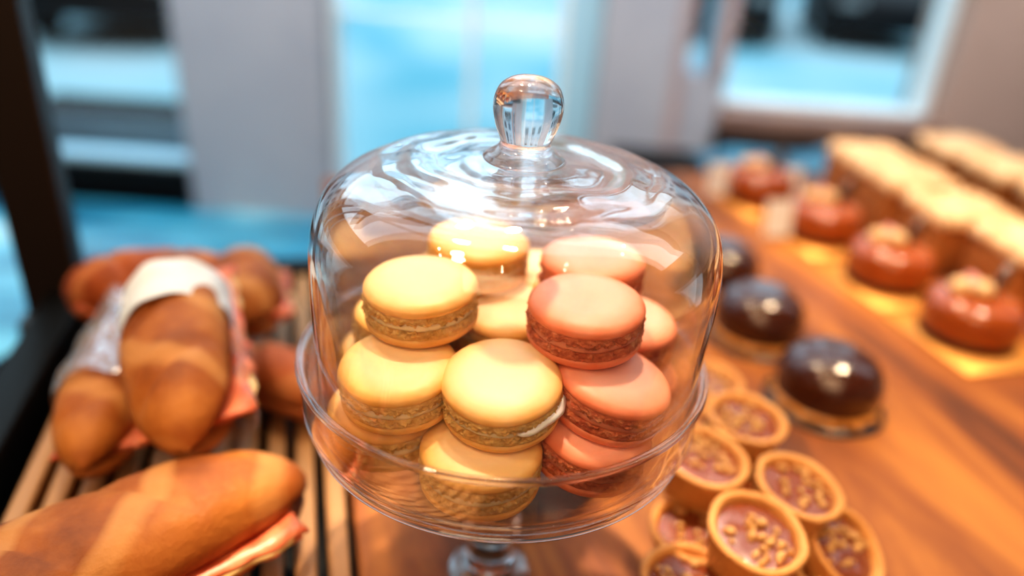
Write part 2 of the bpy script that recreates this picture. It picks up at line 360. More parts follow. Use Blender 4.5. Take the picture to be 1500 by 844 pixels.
# slatted rack
t = thing('slatted_rack', P(*LW(-16, 8), -14.6), ROT, 'black framed rack of pale wooden slats under the sandwiches', 'rack')
link('frame', bevel(mk('frame', *boxes([(-11.5,-8.9,-26,27.5,0,3.4),(-8.8,9.2,26,28,0,3.0),(-8.8,9.2,-26,27,0,.5)]), M['black'], smooth=False), .2), t)
slm = bevel(mk('slat', *boxes([(-.52,.52,-25.5,25.6,0,1.25)]), M['slat'], smooth=False), .22)
for k in range(11):
    link('slat', slm, t, ((8.7-1.57*k)*S, 0, 1.3*S))
px, py = LW(-27.3, 32.5)
t = thing('display_post', P(px, py, -14.8), ROT, 'dark brown upright post at the back corner of the rack', 'post')
link('post', bevel(mk('post', *boxes([(-1.9,1.9,-1.5,1.5,0,150)]), M['post'], smooth=False), .3), t)
link('foot', bevel(mk('foot', *boxes([(-2.6,2.6,-2.2,2.2,-.4,1.2)]), M['post'], smooth=False), .2), t)
# brace bar from the post down-left
V, F = lathe([(0,0),(.75,0),(.75,44),(0,44)], 16)
tag(link('brace_bar', mk('brace_bar', V, F, M['black']), None, P(px-2.9, py-1.5, -17), (radians(108), 0, radians(-30))), 'thin black brace bar slanting away from the dark post', 'bar')

# ------------------------------------------------------------------ cake stand and dome
NS = 192
t = thing('cake_stand', P(0,0,TB), label='clear glass cake stand holding the macarons', cat='cake stand')
def PZ(z): return z-TB
prof = smooth_prof([(0,-3.15),(4,-3.15),(6.6,-3.1),(7.7,-2.98),(8.15,-2.65),(8.38,-1.9),(8.46,-1.0),(8.5,-.2)], 6) + \
       [(8.49,-.06),(8.44,.04),(8.36,.07),(8.28,.04),(8.23,-.06)] + smooth_prof([(8.2,-.3),(8.17,-1.2),(8.05,-2.0),(7.75,-2.6),(7.1,-2.84),(5,-2.86),(0,-2.86)], 5)
V, F = lathe([(r, PZ(z)) for r, z in prof], NS)
link('plate', mk('plate', V, F, M['plate']), t)
V, F = lathe([(8.52+.10*cos(a), PZ(-.02)+.11*sin(a)) for a in [2*pi*k/12 for k in range(12)]], NS, closed=True)
link('rim', mk('rim', V, F, M['glass']), t)
for (rr, zz, tr) in ((8.02,-2.98,.13),(8.36,-2.15,.05)):
    V, F = lathe([(rr+tr*cos(a), PZ(zz)+tr*sin(a)) for a in [2*pi*k/10 for k in range(10)]], NS, closed=True)
    link('rim_ring', mk('rim_ring', V, F, M['glass']), t)
prof = smooth_prof([(0,-3.17),(2.2,-3.18),(1.6,-3.5),(1.05,-4.1),(.85,-5.2),(.8,-7),(.95,-8.3),(1.35,-9.2),(1.45,-9.9),(1.15,-10.6),(1.12,-11.3),(1.2,-11.9),(1.1,-12.4),(.8,-12.7)], 6)+[(0,-12.75)]
V, F = lathe([(r, PZ(z)) for r, z in prof], 96)
link('stem', mk('stem', V, F, M['glass']), t)

V, F = lathe([(r, PZ(z)) for r, z in [(0,-12.76),(1.0,-12.76),(1.6,-12.82),(2.0,-12.9),(2.05,-12.95),(2.0,-12.99),(0,-12.99)]], 96)
link('foot', mk('foot', V, F, M['plate']), t)

# the dome: double wall, hand-made waves on the crown
TILT = radians(.8)
dt = thing('glass_dome', P(.12,0,-2.84), (0, TILT, 0), 'clear glass dome lid with round knob covering the macarons', 'dome lid')
def DZ(z): return z+2.84
outer = smooth_prof([(7.88,-2.78),(7.95,-1),(8.02,1.5),(8.08,3.9),(8.0,5.3),(7.6,6.55),(6.75,7.45),(5.6,8.0),(4.3,8.2),(3.2,8.22),(2.3,8.28),(1.7,8.42),(1.2,8.62)], 8)
inner = smooth_prof([(1.1,8.25),(2.3,8.05),(3.2,7.98),(4.3,7.92),(5.4,7.66),(6.55,7.25),(7.4,6.4),(7.78,5.2),(7.86,3.9),(7.81,1.5),(7.75,-1),(7.7,-2.7)], 8)
prof = [(0,8.62)] + outer[::-1] + [(7.82,-2.82),(7.76,-2.82)] + inner[::-1] + [(0,8.22)]
def wave(r, z, a):
    zz = z
    if z > 5.5:
        w = min(1, max(0, (6.2-r)/1.2))*min(1, max(0,(r-.9)/.8))
        n1 = noise.noise(Vector((r*cos(a)*.42, r*sin(a)*.42, 3.1)))
        n2 = noise.noise(Vector((r*cos(a)*.9+5, r*sin(a)*.9, 1.1)))
        amp = 1 if z > 8.0-.02*r or r > 4.5 else -.4
        zz = z + w*amp*(.055*sin(r*3.6+2.2*n1+.5*sin(a*2))+.07*n1+.035*n2)
    return r, zz
prof2 = [(r, z) for r, z in prof]
def wave_h(r, z, a):
    r, z = wave(r, z, a); return r, DZ(z)
V, F = lathe(prof2, NS, wave_h)
m = len(prof2)
mi = []
for i in range(NS):
    for k in range(m-1):
        r, z = prof2[k]; mi.append(1 if (z > 5.5 and r < 5.7) else 0)
me = bpy.data.meshes.new('dome'); me.from_pydata([(a*S,b*S,c*S) for a,b,c in V], [], F)
me.materials.append(M['dome']); me.materials.append(M['dometop'])
me.polygons.foreach_set('use_smooth', [True]*len(me.polygons)); me.polygons.foreach_set('material_index', mi)
bm = bmesh.new(); bm.from_mesh(me); bmesh.ops.remove_doubles(bm, verts=bm.verts, dist=1e-6); bmesh.ops.recalc_face_normals(bm, faces=bm.faces); bm.to_mesh(me); bm.free()
link('bell', me, dt)
prof = smooth_prof([(0,8.3),(1.5,8.32),(1.45,8.55),(1.12,8.78),(.98,8.95),(.97,9.1),(1.06,9.35),(1.2,9.75),(1.3,10.25),(1.27,10.7),(1.08,11.12),(.7,11.38),(.3,11.47),(0,11.48)], 6)
V, F = lathe([(r, DZ(z)) for r, z in prof], 96)
link('knob', mk('knob', V, F, M['knob']), dt)

# ------------------------------------------------------------------ macarons
R0 = 2.3
def shell_meshes(kind, seed, smat, fmat):
    def f(r, z, a):
        k = 1 + .012*noise.noise(Vector((cos(a)*1.1+seed*7, sin(a)*1.1, .5)))
        zz = z + (.03*noise.noise(Vector((r*cos(a)*.55+seed, r*sin(a)*.55, 2))) if r > .01 else 0)
        return r*k, zz
    up = smooth_prof([(0,.70),(1.0,.685),(1.6,.63),(2.0,.52),(2.2,.36),(2.27,.19),(2.22,.06)], 6)+[(2.12,.02),(0,.02)]
    V, F = lathe(up, 128, f)
    U = mk('upper_shell', V, F, smat)
    def ft(sgn):
        K = 12
        pr = [(1.9,.08*sgn),(2.1,.05*sgn)]+[(2.17+.09*sin(pi*(.15+.7*q/K)), (.07-.37*q/K)*sgn) for q in range(K+1)]+[(1.9,-.30*sgn)]
        def g(r, z, a):
            if r > 2.15:
                ca, sa = cos(a), sin(a); e = min(1, max(0, (.09-z*sgn)/.30))
                n1 = noise.noise(Vector((ca*9+seed*3, sa*9, z*9)))
                n2 = noise.noise(Vector((ca*24+seed, sa*24, z*22)))
                n3 = noise.noise(Vector((ca*5+seed, sa*5, sgn*3)))
                r = r + e*(.11*n1 + .09*n2 + .10*n3) + .02*n2
                z = z - sgn*e*(.12*noise.noise(Vector((ca*13+seed, sa*13, 5)))+.07*noise.noise(Vector((ca*31, sa*31, seed))))
            return r, z
        V, F = lathe(pr, 320, g)
        return mk('ruffled_foot', V, F, fmat)
    lo = smooth_prof([(2.22,-.06),(2.27,-.16),(2.22,-.36),(2.0,-.52),(1.6,-.58),(0,-.6)], 6)
    V, F = lathe([(0,-.02),(2.12,-.02)]+lo, 128, f)
    Lw = mk('lower_shell', V, F, smat)
    return U, ft(1), Lw, ft(-1)
def filling_mesh(seed, m):
    pr = smooth_prof([(0,.2),(1.85,.2),(2.11,.15),(2.18,0),(2.11,-.15),(1.85,-.2),(0,-.2)], 4)
    def g(r, z, a): return (r*(1+.02*noise.noise(Vector((cos(a)*3+seed, sin(a)*3, z*3)))), z) if r > 1.5 else (r, z)
    V, F = lathe(pr, 96, g); return mk('filling', V, F, m)
KIT = {'y': [], 'p': []}
for s in range(4):
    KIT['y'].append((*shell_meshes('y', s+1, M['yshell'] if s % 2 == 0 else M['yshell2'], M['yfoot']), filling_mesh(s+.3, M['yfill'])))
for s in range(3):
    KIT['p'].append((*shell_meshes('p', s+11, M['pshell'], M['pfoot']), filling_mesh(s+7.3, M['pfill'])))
ZU, ZF, ZLo = 1.47, 1.04, .61   # heights of the shells' seams above the macaron's base
t_rz = [0]
def macaron(kind, v, x, y, ztop, tx, ty, label, group, shift=(0,0), sc_=1.0):
    """tx, ty: tilt (deg) of the crown toward +x and +y"""
    h = 2.21; rz = random.uniform(0, 2*pi); t_rz[0] = rz
    n = Vector((math.tan(radians(tx)), math.tan(radians(ty)), 1)).normalized()
    q = Vector((0,0,1)).rotation_difference(n)
    base = Vector((x, y, ztop)) - n*h*sc_
    t = thing('macaron', P(*base), (0,0,0), label, 'macaron', group)
    t.rotation_mode = 'QUATERNION'
    from mathutils import Quaternion
    t.rotation_quaternion = q @ Quaternion((0,0,1), rz)
    t.scale = (sc_,)*3
    U, fu, Lw, fl, fi = KIT[kind][v]
    tagn = ''
    u = link('upper_shell', U, t, (shift[0]*S, shift[1]*S, ZU*S)); link('ruffled_foot', fu, u)
    link('filling', fi, t, (0, 0, ZF*S))
    l = link('lower_shell', Lw, t, (0, 0, ZLo*S)); link('ruffled_foot', fl, l)
    return t
GY, GP = 'yellow macarons under the glass dome', 'pink macarons under the glass dome'
T3, T2, T1 = 3.80, 1.58, -.64
MAC = [
 ('y',0,-3.45,-1.25,T3+.05, -2,-4,'yellow macaron on top of the front left stack'),
 ('y',1,-3.95,-3.66,T2-.02,-3,-6,'yellow macaron in the middle of the left stack, half shaded'),
 ('y',2,-4.50,-3.20,T1,0,0,'yellow macaron at the bottom of the left stack'),
 ('y',0, .02,-4.45,T2+.18, -2,-10,'yellow macaron at the very front, largest, showing white cream'),
 ('y',3,-.55,-5.42,T1, -1,-2,'yellow macaron at the bottom of the front stack, behind the rim'),
 ('y',2, .05, 1.25,T2+.1, 0,-3,'bright yellow macaron in the centre between the front stacks'),
 ('y',1,-1.42, 3.45,T3+.08, 2,-3,'yellow macaron on top at the back, highest in the dome'),
 ('y',3,-2.55, 4.95,T2,0,0,'yellow macaron under the back one'),
 ('y',0, 1.95, 5.05,T2+.3,3,0,'pale yellow macaron standing behind the back pink macaron'),
 ('y',1,-4.35, 1.15,T2-.3,0,0,'yellow macaron at left behind the left stack'),
 ('y',0,-5.05, 1.35,T1-.02,0,0,'yellow macaron on the plate at far left'),
 ('y',2,-2.40, 5.05,T1-.02,0,0,'yellow macaron on the plate at the back left'),
 ('y',3, 2.35, 5.05,T1-.02,0,0,'yellow macaron on the plate at the back right'),
 ('y',1, .10,-.45,T1-.02,0,0,'yellow macaron on the plate in the middle'),
 ('p',0, 3.08,-1.90,T3+.05,-1,-4,'pink macaron on top of the front right stack'),
 ('p',1, 4.42,-3.35,T2-.10,10,-3,'pink macaron in the middle of the right stack, tilted outward'),
 ('p',2, 3.80,-3.95,T1+.2,7,-4,'pink macaron at the bottom of the right stack'),
 ('p',2, 3.58, 2.25,T3+.1,-1,-1,'pink macaron on top at the back right'),
 ('p',0, 5.22, 1.20,T2,2,-2,'pink macaron below the back one, peeking out at right'),
 ('p',1, 5.45, .65,T1-.02,0,0,'pink macaron on the plate at far right'),
]
for (k, v, x, y, zt, tx, ty, lb) in MAC:
    t = macaron(k, v, x, y, zt, tx, ty, lb, GY if k == 'y' else GP)
    if 'white cream' in lb:      # cream squeezed out on the right side
        na, nb = 50, 12; V = []; F = []
        for i in range(na+1):
            u = i/na; a = radians(-72+115*u); e = sin(pi*u)**.5
            for j in range(nb):
                b = 2*pi*j/nb
                w = 1+.35*noise.noise(Vector((u*6, cos(b), sin(b))))
                rr = 2.17+(.06+.22*e)*cos(b)*w; zz = .03+(.03+.27*e)*sin(b)*w+.06*sin(u*7)
                V.append((rr*cos(a), rr*sin(a), zz))
        for i in range(na):
            for j in range(nb): F.append((i*nb+j, i*nb+(j+1)%nb, (i+1)*nb+(j+1)%nb, (i+1)*nb+j))
        F += [tuple(range(nb)), tuple(na*nb+j for j in range(nb))]
        link('white_cream', mk('white_cream', V, F, M['cream']), t, (0,0,ZF*S), (0,0,-t_rz[0]))

# ------------------------------------------------------------------ tartlets
def tart_kit(seed):
    pr = smooth_prof([(0,0),(1.5,0),(1.68,.08),(1.85,.9),(2.1,2.1),(2.16,2.45)], 4)+[(2.27,2.55),(2.3,2.66),(2.2,2.76),(2.02,2.77),(1.9,2.66),(1.84,2.4),(1.8,2.2),(0,2.15)]
    def f(r, z, a): return r*(1+.012*sin(a*5+seed)+.01*noise.noise(Vector((cos(a)*4+seed, sin(a)*4, z)))), z
    V, F = lathe(pr, 80, f); crust = mk('crust', V, F, M['crust'])
    def g(r, z, a): return r, z+.09*noise.noise(Vector((r*cos(a)*1.6+seed, r*sin(a)*1.6, 1)))
    V, F = lathe([(0,2.42),(.4,2.43),(.8,2.43),(1.2,2.42),(1.6,2.4),(1.82,2.34)], 64, g); fil = mk('filling', V, F, M['caramel'])
    V = []; F = []
    rnd = random.Random(seed)
    for q in range(34):
        rr = 1.6*sqrt(rnd.random()); a = rnd.uniform(0, 2*pi)
        if rr*cos(a+seed) > .9: continue
        c = Vector((rr*cos(a), rr*sin(a), 2.48)); sx = rnd.uniform(.14,.26)
        bm = bmesh.new(); bmesh.ops.create_icosphere(bm, subdivisions=2, radius=sx)
        e = Euler((rnd.uniform(0,3), rnd.uniform(0,3), rnd.uniform(0,3))).to_matrix()
        b = len(V)
        for v in bm.verts:
            w = Vector((v.co.x*1.3, v.co.y*.8, v.co.z*.7))*(1+.35*noise.noise(v.co*9+c*3)); V.append(tuple(c+e@w))
        F += [tuple(b+v.index for v in f.verts) for f in bm.faces]; bm.free()
    nuts = mk('chopped_nuts', V, F, M['nut'])
    return crust, fil, nuts
TK = [tart_kit(s) for s in (1,2,3)]
def tart(x, y, z, tx, ty, v, label, sc_=1.0, rz=0):
    """x,y,z: centre of the open top"""
    n = Vector((math.tan(radians(tx)), math.tan(radians(ty)), 1)).normalized()
    q = Vector((0,0,1)).rotation_difference(n)
    t = thing('tartlet', P(*(Vector((x,y,z))-n*2.7*sc_)), label=label, cat='tartlet', group='nut tartlets heaped on the wooden board')
    t.rotation_mode = 'QUATERNION'
    from mathutils import Quaternion
    t.rotation_quaternion = q @ Quaternion((0,0,1), rz); t.scale = (sc_,)*3
    c, f, n_ = TK[v]
    link('crust', c, t); link('filling', f, t); tag(link('chopped_nuts', n_, t), kind='stuff')
tart(14.0, 7.7,-8.0, 2,-4,0,'round nut tartlet at the back of the heap, top facing up')
tart(10.9, 3.9,-8.0, 4,-6,1,'nut tartlet half hidden behind the right edge of the glass stand')
tart(15.5, 2.6,-8.4, 8,-6,2,'nut tartlet in the middle right of the heap')
tart(12.35,-1.1,-8.2, 4,-10,0,'nut tartlet at the front of the heap, largest in view', 1.02, 2)
tart(18.0, 1.0,-10.8, 24,-24,1,'nut tartlet tipped over at the right foot of the heap',1,1)
tart(13.7,15.0,-10.25,0,0,2,'nut tartlet behind the heap, beside the glass dome')
tart(13.6, 5.0,-10.3,0,0,1,'nut tartlet at the bottom in the middle of the heap')
tart(10.2, 1.1,-10.3,-3,-3,2,'nut tartlet at the bottom left of the heap under the glass stand')
tart(9.3,-2.4,-10.3,0,-4,0,'nut tartlet at the lower left front corner of the heap')
tart(14.6,-.4,-11.2,20,-10,1,'nut tartlet lying under the front one',.95)
tart(13.8,10.0,-10.3,0,0,0,'nut tartlet at the bottom under the rear one')
tart(17.6,5.2,-10.3,0,0,2,'nut tartlet at the bottom behind the middle right one') if False else None

# ------------------------------------------------------------------ chocolate domes
def choc(x, y, R, label):
    t = thing('chocolate_cake', P(x, y, TB), (0,0,random.uniform(0,3)), label, 'cake', 'dark chocolate domes in a row')
    V, F = lathe([(0,0),(R*1.12,0),(R*1.15,.12),(R*1.12,.28),(0,.28)], 64); link('cake_board', mk('cake_board', V, F, M['slate']), t)
    V, F = lathe([(0,.3),(R*.97,.3),(R,.45),(R*.98,1.0),(0,1.02)], 64); link('amber_base', mk('amber_base', V, F, M['goldcrumb']), t)
    pr = smooth_prof([(0,.9),(R*.86,.9),(R*.97,1.3),(R*.99,2.1),(R*.93,3.0),(R*.75,3.9),(R*.45,4.45),(R*.2,4.5),(0,4.45)], 5)
    def f(r, z, a): return r*(1+.02*noise.noise(Vector((cos(a)*2.2+x, sin(a)*2.2, z*.7)))), z
    V, F = lathe(pr, 72, f); link('glazed_dome', mk('glazed_dome', V, F, M['choc']), t)
    for q in range(12):
        a = 2*pi*q/12
        bm = bmesh.new(); bmesh.ops.create_icosphere(bm, subdivisions=2, radius=.28)
        V = [tuple(v.co*(1+.3*noise.noise(v.co*8+Vector((q,x,y))))+Vector((R*1.0*cos(a), R*1.0*sin(a), .55))) for v in bm.verts]
        F = [tuple(v.index for v in f_.verts) for f_ in bm.faces]; bm.free()
        link('caramel_crumb', mk('caramel_crumb', V, F, M['goldcrumb']), t)
choc(22.7,17.2,3.6,'dark chocolate dome cake nearest the nut tartlets')
choc(20.2,26.2,3.6,'dark chocolate dome cake second in its row, just right of the glass dome')
choc(19.0,35.4,3.6,'dark chocolate dome cake furthest back, half behind the glass dome')

# ------------------------------------------------------------------ red glazed cakes
def redcake(x, y, label, R=3.9):
    t = thing('glazed_cake', P(x, y, TB), (0,0,TH), label, 'cake', 'red glazed cakes on gold cards')
    link('gold_card', bevel(mk('gold_card', *boxes([(-4.6,4.6,-5.4,4.6,0,.22)]), M['gold'], smooth=False), .05, 1), t)
    V, F = lathe([(0,.25),(R*.96,.25),(R*.98,.6),(R*.96,1.1),(0,1.1)], 64); link('biscuit_base', mk('biscuit_base', V, F, M['darkbase']), t)
    pr = smooth_prof([(0,1.0),(R*.88,1.0),(R*.99,1.4),(R*1.0,2.4),(R*.95,3.3),(R*.8,3.95),(R*.5,4.2),(R*.2,4.15),(0,4.1)], 5)
    V, F = lathe(pr, 72); link('glaze', mk('glaze', V, F, M['redglaze']), t)
    V, F = lathe(smooth_prof([(0,0),(.55,.1),(.85,.55),(.8,1.0),(.45,1.35),(0,1.5)], 4), 32)
    link('hazelnut', mk('hazelnut', V, F, M['hazel']), t, (-.5*S, -.3*S, 4.1*S), (.2,.1,0))
    link('hazelnut', mk('hazelnut', V, F, M['hazel']), t, (-1.5*S, .7*S, 4.0*S), (-.2,-.3,1))
    link('chocolate_shard', bevel(mk('chocolate_shard', *boxes([(-1.1,1.1,-.2,.2,0,2.6)]), M['shard'], smooth=False), .05, 1), t, (1.2*S, 0, 4.05*S), (.1,.7,.5))
    V, F = lathe([(0,0),(.5,.02),(.9,.18),(1.15,.5),(1.1,.56),(.85,.28),(.4,.12),(0,.1)], 28)
    link('glint_disc', mk('glint_disc', V, F, M['glint_disc']), t, (.2*S, 1.2*S, 4.2*S), (.5,.3,0))  # small pink dish added to stand in for the glaze's pinkish highlight
redcake(38.6,28.6,'red glazed cake nearest, at the right edge, with hazelnut and dark shard')
redcake(36.0,38.8,'red glazed cake second from the front in the row on gold cards')
redcake(33.4,49.6,'red glazed cake third from the front, below the crumble squares')
redcake(29.3,60.6,'red glazed cake furthest back near the blue cloth')
def card(x, y, label):
    t = thing('price_card', P(x, y, TB), (0,0,TH*.5), label, 'card', 'small white cards between the cakes')
    link('holder', bevel(mk('holder', *boxes([(-1.3,1.3,-.7,.7,0,.5)]), M['acrylic'], smooth=False), .05, 1), t)
    link('card', mk('card', *boxes([(-1.5,1.5,-.05,.05,.5,4.4)]), M['card'], smooth=False), t, (0,0,0), (radians(-12),0,0))
card(33.0,60.5,'blank white card standing right of the rearmost red cake')
card(28.2,48.0,'blank white card standing left of the third red cake')
card(24.6,60.5,'blank white card standing left of the rearmost red cake')

# ------------------------------------------------------------------ crumble cake squares
def crumble(x, y, rz, label, w=8.0, h=6.4, seed=0):
    t = thing('crumble_square', P(x, y, TB), (0,0,rz), label, 'cake', 'crumble cake squares at the back right')
    link('sponge', bevel(mk('sponge', *boxes([(-w/2,w/2,-w/2,w/2,0,h-1.1)]), M['sponge'], smooth=False), .3, 2), t)
    n = 26; V = []; F = []
    for i in range(n+1):
        for j in range(n+1):
            u = (i/n-.5)*(w+.5); v = (j/n-.5)*(w+.5)
            ed = min(i, j, n-i, n-j)/n
            z = h-1.2 + (1.1 if ed > .02 else 0)*(1 + .55*noise.noise(Vector((u*1.1+seed*9, v*1.1, 0))) + .25*noise.noise(Vector((u*2.7, v*2.7+seed, 3))))
            V.append((u, v, z))
    for i in range(n):
        for j in range(n):
            a = i*(n+1)+j; F.append((a, a+n+1, a+n+2, a+1))
    b = len(V); V += [(-w/2-.2,-w/2-.2,h-1.5),(w/2+.2,-w/2-.2,h-1.5),(w/2+.2,w/2+.2,h-1.5),(-w/2-.2,w/2+.2,h-1.5)]
    F.append((b,b+1,b+2,b+3))
    c = (0, n*(n+1), n*(n+1)+n, n)
    F += [(b,b+1,)+tuple(k*(n+1) for k in range(n,-1,-1)), (b+1,b+2)+tuple(n*(n+1)+k for k in range(n,-1,-1)),
          (b+2,b+3)+tuple(k*(n+1)+n for k in range(0,n+1)), (b+3,b)+tuple(range(0,n+1))]
    link('crumble_top', mk('crumble_top', V, F, M['crumble']), t)
LR = [(43.6,64.5),(43.9,55.2),(45.2,46.0),(47.6,36.8)]
NM = ['crumble cake square at the back left of its block','second crumble cake square, just right of the rear left one','third crumble cake square of the front row, mid right','crumble cake square at the right edge of the photo, nearest']
for i, (x, y) in enumerate(LR): crumble(x, y, TH-.22, NM[i], seed=i, w=7.6, h=6.4+.3*(i%2))
NM = ['crumble cake square in the rear row, leftmost','crumble cake square in the rear row, in the middle','crumble cake square in the rear row, at the right edge']
for i, (x, y) in enumerate([(58.4,72.0),(60.0,62.5),(61.5,52.5)]): crumble(x, y, TH-.2, NM[i], seed=i+9, w=7.8)

# ------------------------------------------------------------------ sandwiches
def bun(L, W, H, top, seed, m, bend=.0, taper=.62):
    """half loaf; length on X; flat cut face at z=0"""
    nx, na = 40, 22; V = []; F = []
    for i in range(nx+1):
        s = -1+2*i/nx; x = s*L/2
        k = (1-abs(s)**3.2)**taper if abs(s) < 1 else 0
        w = max(W/2*k, .02); h = max(H*k, .01)
        off = bend*(1-s*s)
        for j in range(na+1):
            a = pi*j/na
            yy = w*cos(a); zz = h*sin(a)**.8
            q = 1+.06*noise.noise(Vector((x*.35+seed, yy*.5, zz*.5)))
            if top:  # slashes
                zz -= .42*k*max(0, sin(x*1.3+yy*.9+seed))**10*sin(a)
            V.append((x, yy*q+off, zz*q*(1 if top else -1)))
    for i in range(nx):
        for j in range(na):
            a = i*(na+1)+j; F.append((a, a+1, a+na+2, a+na+1))
        F.append((i*(na+1), (i+1)*(na+1), (i+1)*(na+1)+na, i*(na+1)+na))
    return V, F
def layer(L, W, th, seed, wob=.25):
    n, k = 36, 8; V = []; F = []
    for s in (0, 1):
        for i in range(n+1):
            for j in range(k+1):
                u = (i/n-.5)*L; v = (j/k-.5)*W
                v += wob*noise.noise(Vector((u*.9+seed, j*.3, 0)))*(1.6 if j in (0,k) else .4)
                z = wob*.5*noise.noise(Vector((u*1.1, v*1.1, seed)))+s*th
                V.append((u, v, z))
    o = (n+1)*(k+1)
    for i in range(n):
        for j in range(k):
            a = i*(k+1)+j
            F += [(a, a+k+1, a+k+2, a+1), (o+a, o+a+1, o+a+k+2, o+a+k+1)]
    for i in range(n):
        for j in (0, k):
            a = i*(k+1)+j; F.append((a, a+k+1, o+a+k+1, o+a))
    for j in range(k):
        for i in (0, n):
            a = i*(k+1)+j; F.append((a, a+1, o+a+1, o+a))
    return V, F
def wrap(L, W, H1, H2, x0, x1, seed, wr=.12, arc=(0, 2*pi)):
    n, k = 60, 14; V = []; F = []
    for i in range(k+1):
        x = x0+(x1-x0)*i/k
        for j in range(n+1):
            a = arc[0]+(arc[1]-arc[0])*j/n
            h = H1 if sin(a) > 0 else H2
            q = 1+wr*.5*noise.noise(Vector((x*.8, cos(a)*2, sin(a)*2+seed)))
            V.append((x, W/2*cos(a)*q, h*sin(a)*q))
    for i in range(k):
        for j in range(n):
            a = i*(n+1)+j; F.append((a, a+n+1, a+n+2, a+1))
    return V, F
def sandwich(c, yaw, pitch, roll, L, W, H, label, m=None, fill=True, gape=12, seed=1, paper=None, film=None, side=1, farc=(0, 2*pi)):
    m = m or M['bread']
    t = thing('sandwich', P(*c), (0,0,0), label, 'sandwich', 'filled baguettes on the slatted rack')
    t.rotation_euler = (Matrix.Rotation(yaw, 3, 'Z') @ Matrix.Rotation(pitch, 3, 'Y') @ Matrix.Rotation(roll, 3, 'X')).to_euler()
    g = radians(gape)
    V, F = bun(L, W, H*.62, True, seed, m)
    link('top_bun', mk('top_bun', V, F, m), t, (0,0,.25*S), (side*g*.5,0,0))
    V, F = bun(L*.98, W*.97, H*.42, False, seed+3, m)
    link('bottom_bun', mk('bottom_bun', V, F, m), t, (0,0,-.25*S), (-side*g*.5,0,0))
    if fill:
        V, F = layer(L*.80, W*.98, .16, seed); link('ham', mk('ham', V, F, M['ham']), t, (.1*S,side*.45*S,.08*S))
        V, F = layer(L*.74, W*.94, .2, seed+5, .18); link('cheese', mk('cheese', V, F, M['cheese']), t, (0,side*.6*S,-.18*S))
        V, F = layer(L*.78, W*.95, .14, seed+8, .5); link('tomato_layer', mk('tomato_layer', V, F, M['ham']), t, (0,side*.35*S,-.30*S))
    if paper:
        V, F = wrap(L, W*1.06, H*.72, H*.55, paper[0], paper[1], seed); o = link('paper_sleeve', mk('paper_sleeve', V, F, M['paper']), t)
    if film:
        V, F = wrap(L, W*1.12, H*.78, H*.6, film[0], film[1], seed+4, .35, farc); link('clear_film', mk('clear_film', V, F, M['film']), t)
    return t
def yaw_of(dx, dy): return math.atan2(dy, dx)
# long axis X points toward the camera end
sandwich((-17.2,6.4,-5.2), yaw_of(5.0,-11), radians(10), radians(10), 15.5, 5.5, 4.6, 'baguette sandwich with a white paper sleeve and pink filling, topmost of the heap', gape=32, seed=2, paper=(-3.7,-.5), film=(0,6.4), farc=(-.75*pi, .12*pi))
sandwich((-16.3,-5.6,-9.1), yaw_of(9.0,8.8), radians(0), radians(-6), 19.5, 6.6, 5.0, 'brown baguette sandwich nearest, at the bottom left corner', gape=14, seed=5, side=-1)
sandwich((-22.3,8.2,-9.5), yaw_of(3.2,-12), radians(0), radians(8), 15, 4.7, 4.2, 'dark baguette sandwich in clear film at left beside the rack frame', gape=8, seed=8, film=(-7,3), farc=(0, pi))
sandwich((-24.8,19.0,-8.9), yaw_of(10,2.5), radians(0), 0, 12, 5.2, 4.8, 'reddish baguette sandwich at the back behind the white sleeve', m=M['breadred'], gape=8, seed=11)
sandwich((-18.3,18.6,-8.4), yaw_of(3.5,-9), radians(-4), 0, 10, 5.0, 4.3, 'brown baguette sandwich at the back right of the heap', gape=5, seed=14)
sandwich((-13.2,10.8,-10.2), yaw_of(8,-3), 0, radians(-5), 9, 4.0, 3.3, 'reddish baguette sandwich under the heap pointing at the glass dome', m=M['breadred'], gape=8, seed=17)

V, F = lathe([(0,0),(5.2,0),(5.3,.1),(5.3,.3),(5.2,.4),(0,.4)], 72)  # black disc added in place of the shade behind the stand's foot
tag(link('shade_disc', mk('shade_disc', V, F, M['slate']), None, P(.6,7.5,TB)), 'added black disc standing in for the shade on the wood just behind the foot of the glass stand', 'board')
# blue cloth and dark things behind the board
n = 40; V = []; F = []
for i in range(n+1):
    for j in range(n+1):
        u = (i/n-.5)*40; v = (j/n-.5)*14
        V.append((u, v, 2.2+1.6*noise.noise(Vector((u*.12, v*.2, 4)))+.7*noise.noise(Vector((u*.4, v*.4, 1)))-2.2*(abs(v)/7)**4-2.2*(abs(u)/20)**6))
for i in range(n):
    for j in range(n):
        a = i*(n+1)+j; F.append((a, a+n+1, a+n+2, a+1))
t = thing('back_shelf', P(60, 102, FL), (0,0,0), 'black shelf unit standing behind the cakes, below the window sill', 'shelf')
link('shelf_body', mk('shelf_body', *boxes([(-42,60,-10,12,0,78.8)]), M['darkwall'], smooth=False), t)
link('shelf_top', bevel(mk('shelf_top', *boxes([(-43,61,-11,13,78.8,81)]), M['black'], smooth=False), .4), t)
tag(link('blue_cloth', mk('blue_cloth', V, F, M['bluecloth']), None, P(51,100,-19.8)), 'rumpled blue cloth lying on the black shelf behind the cakes', 'cloth')

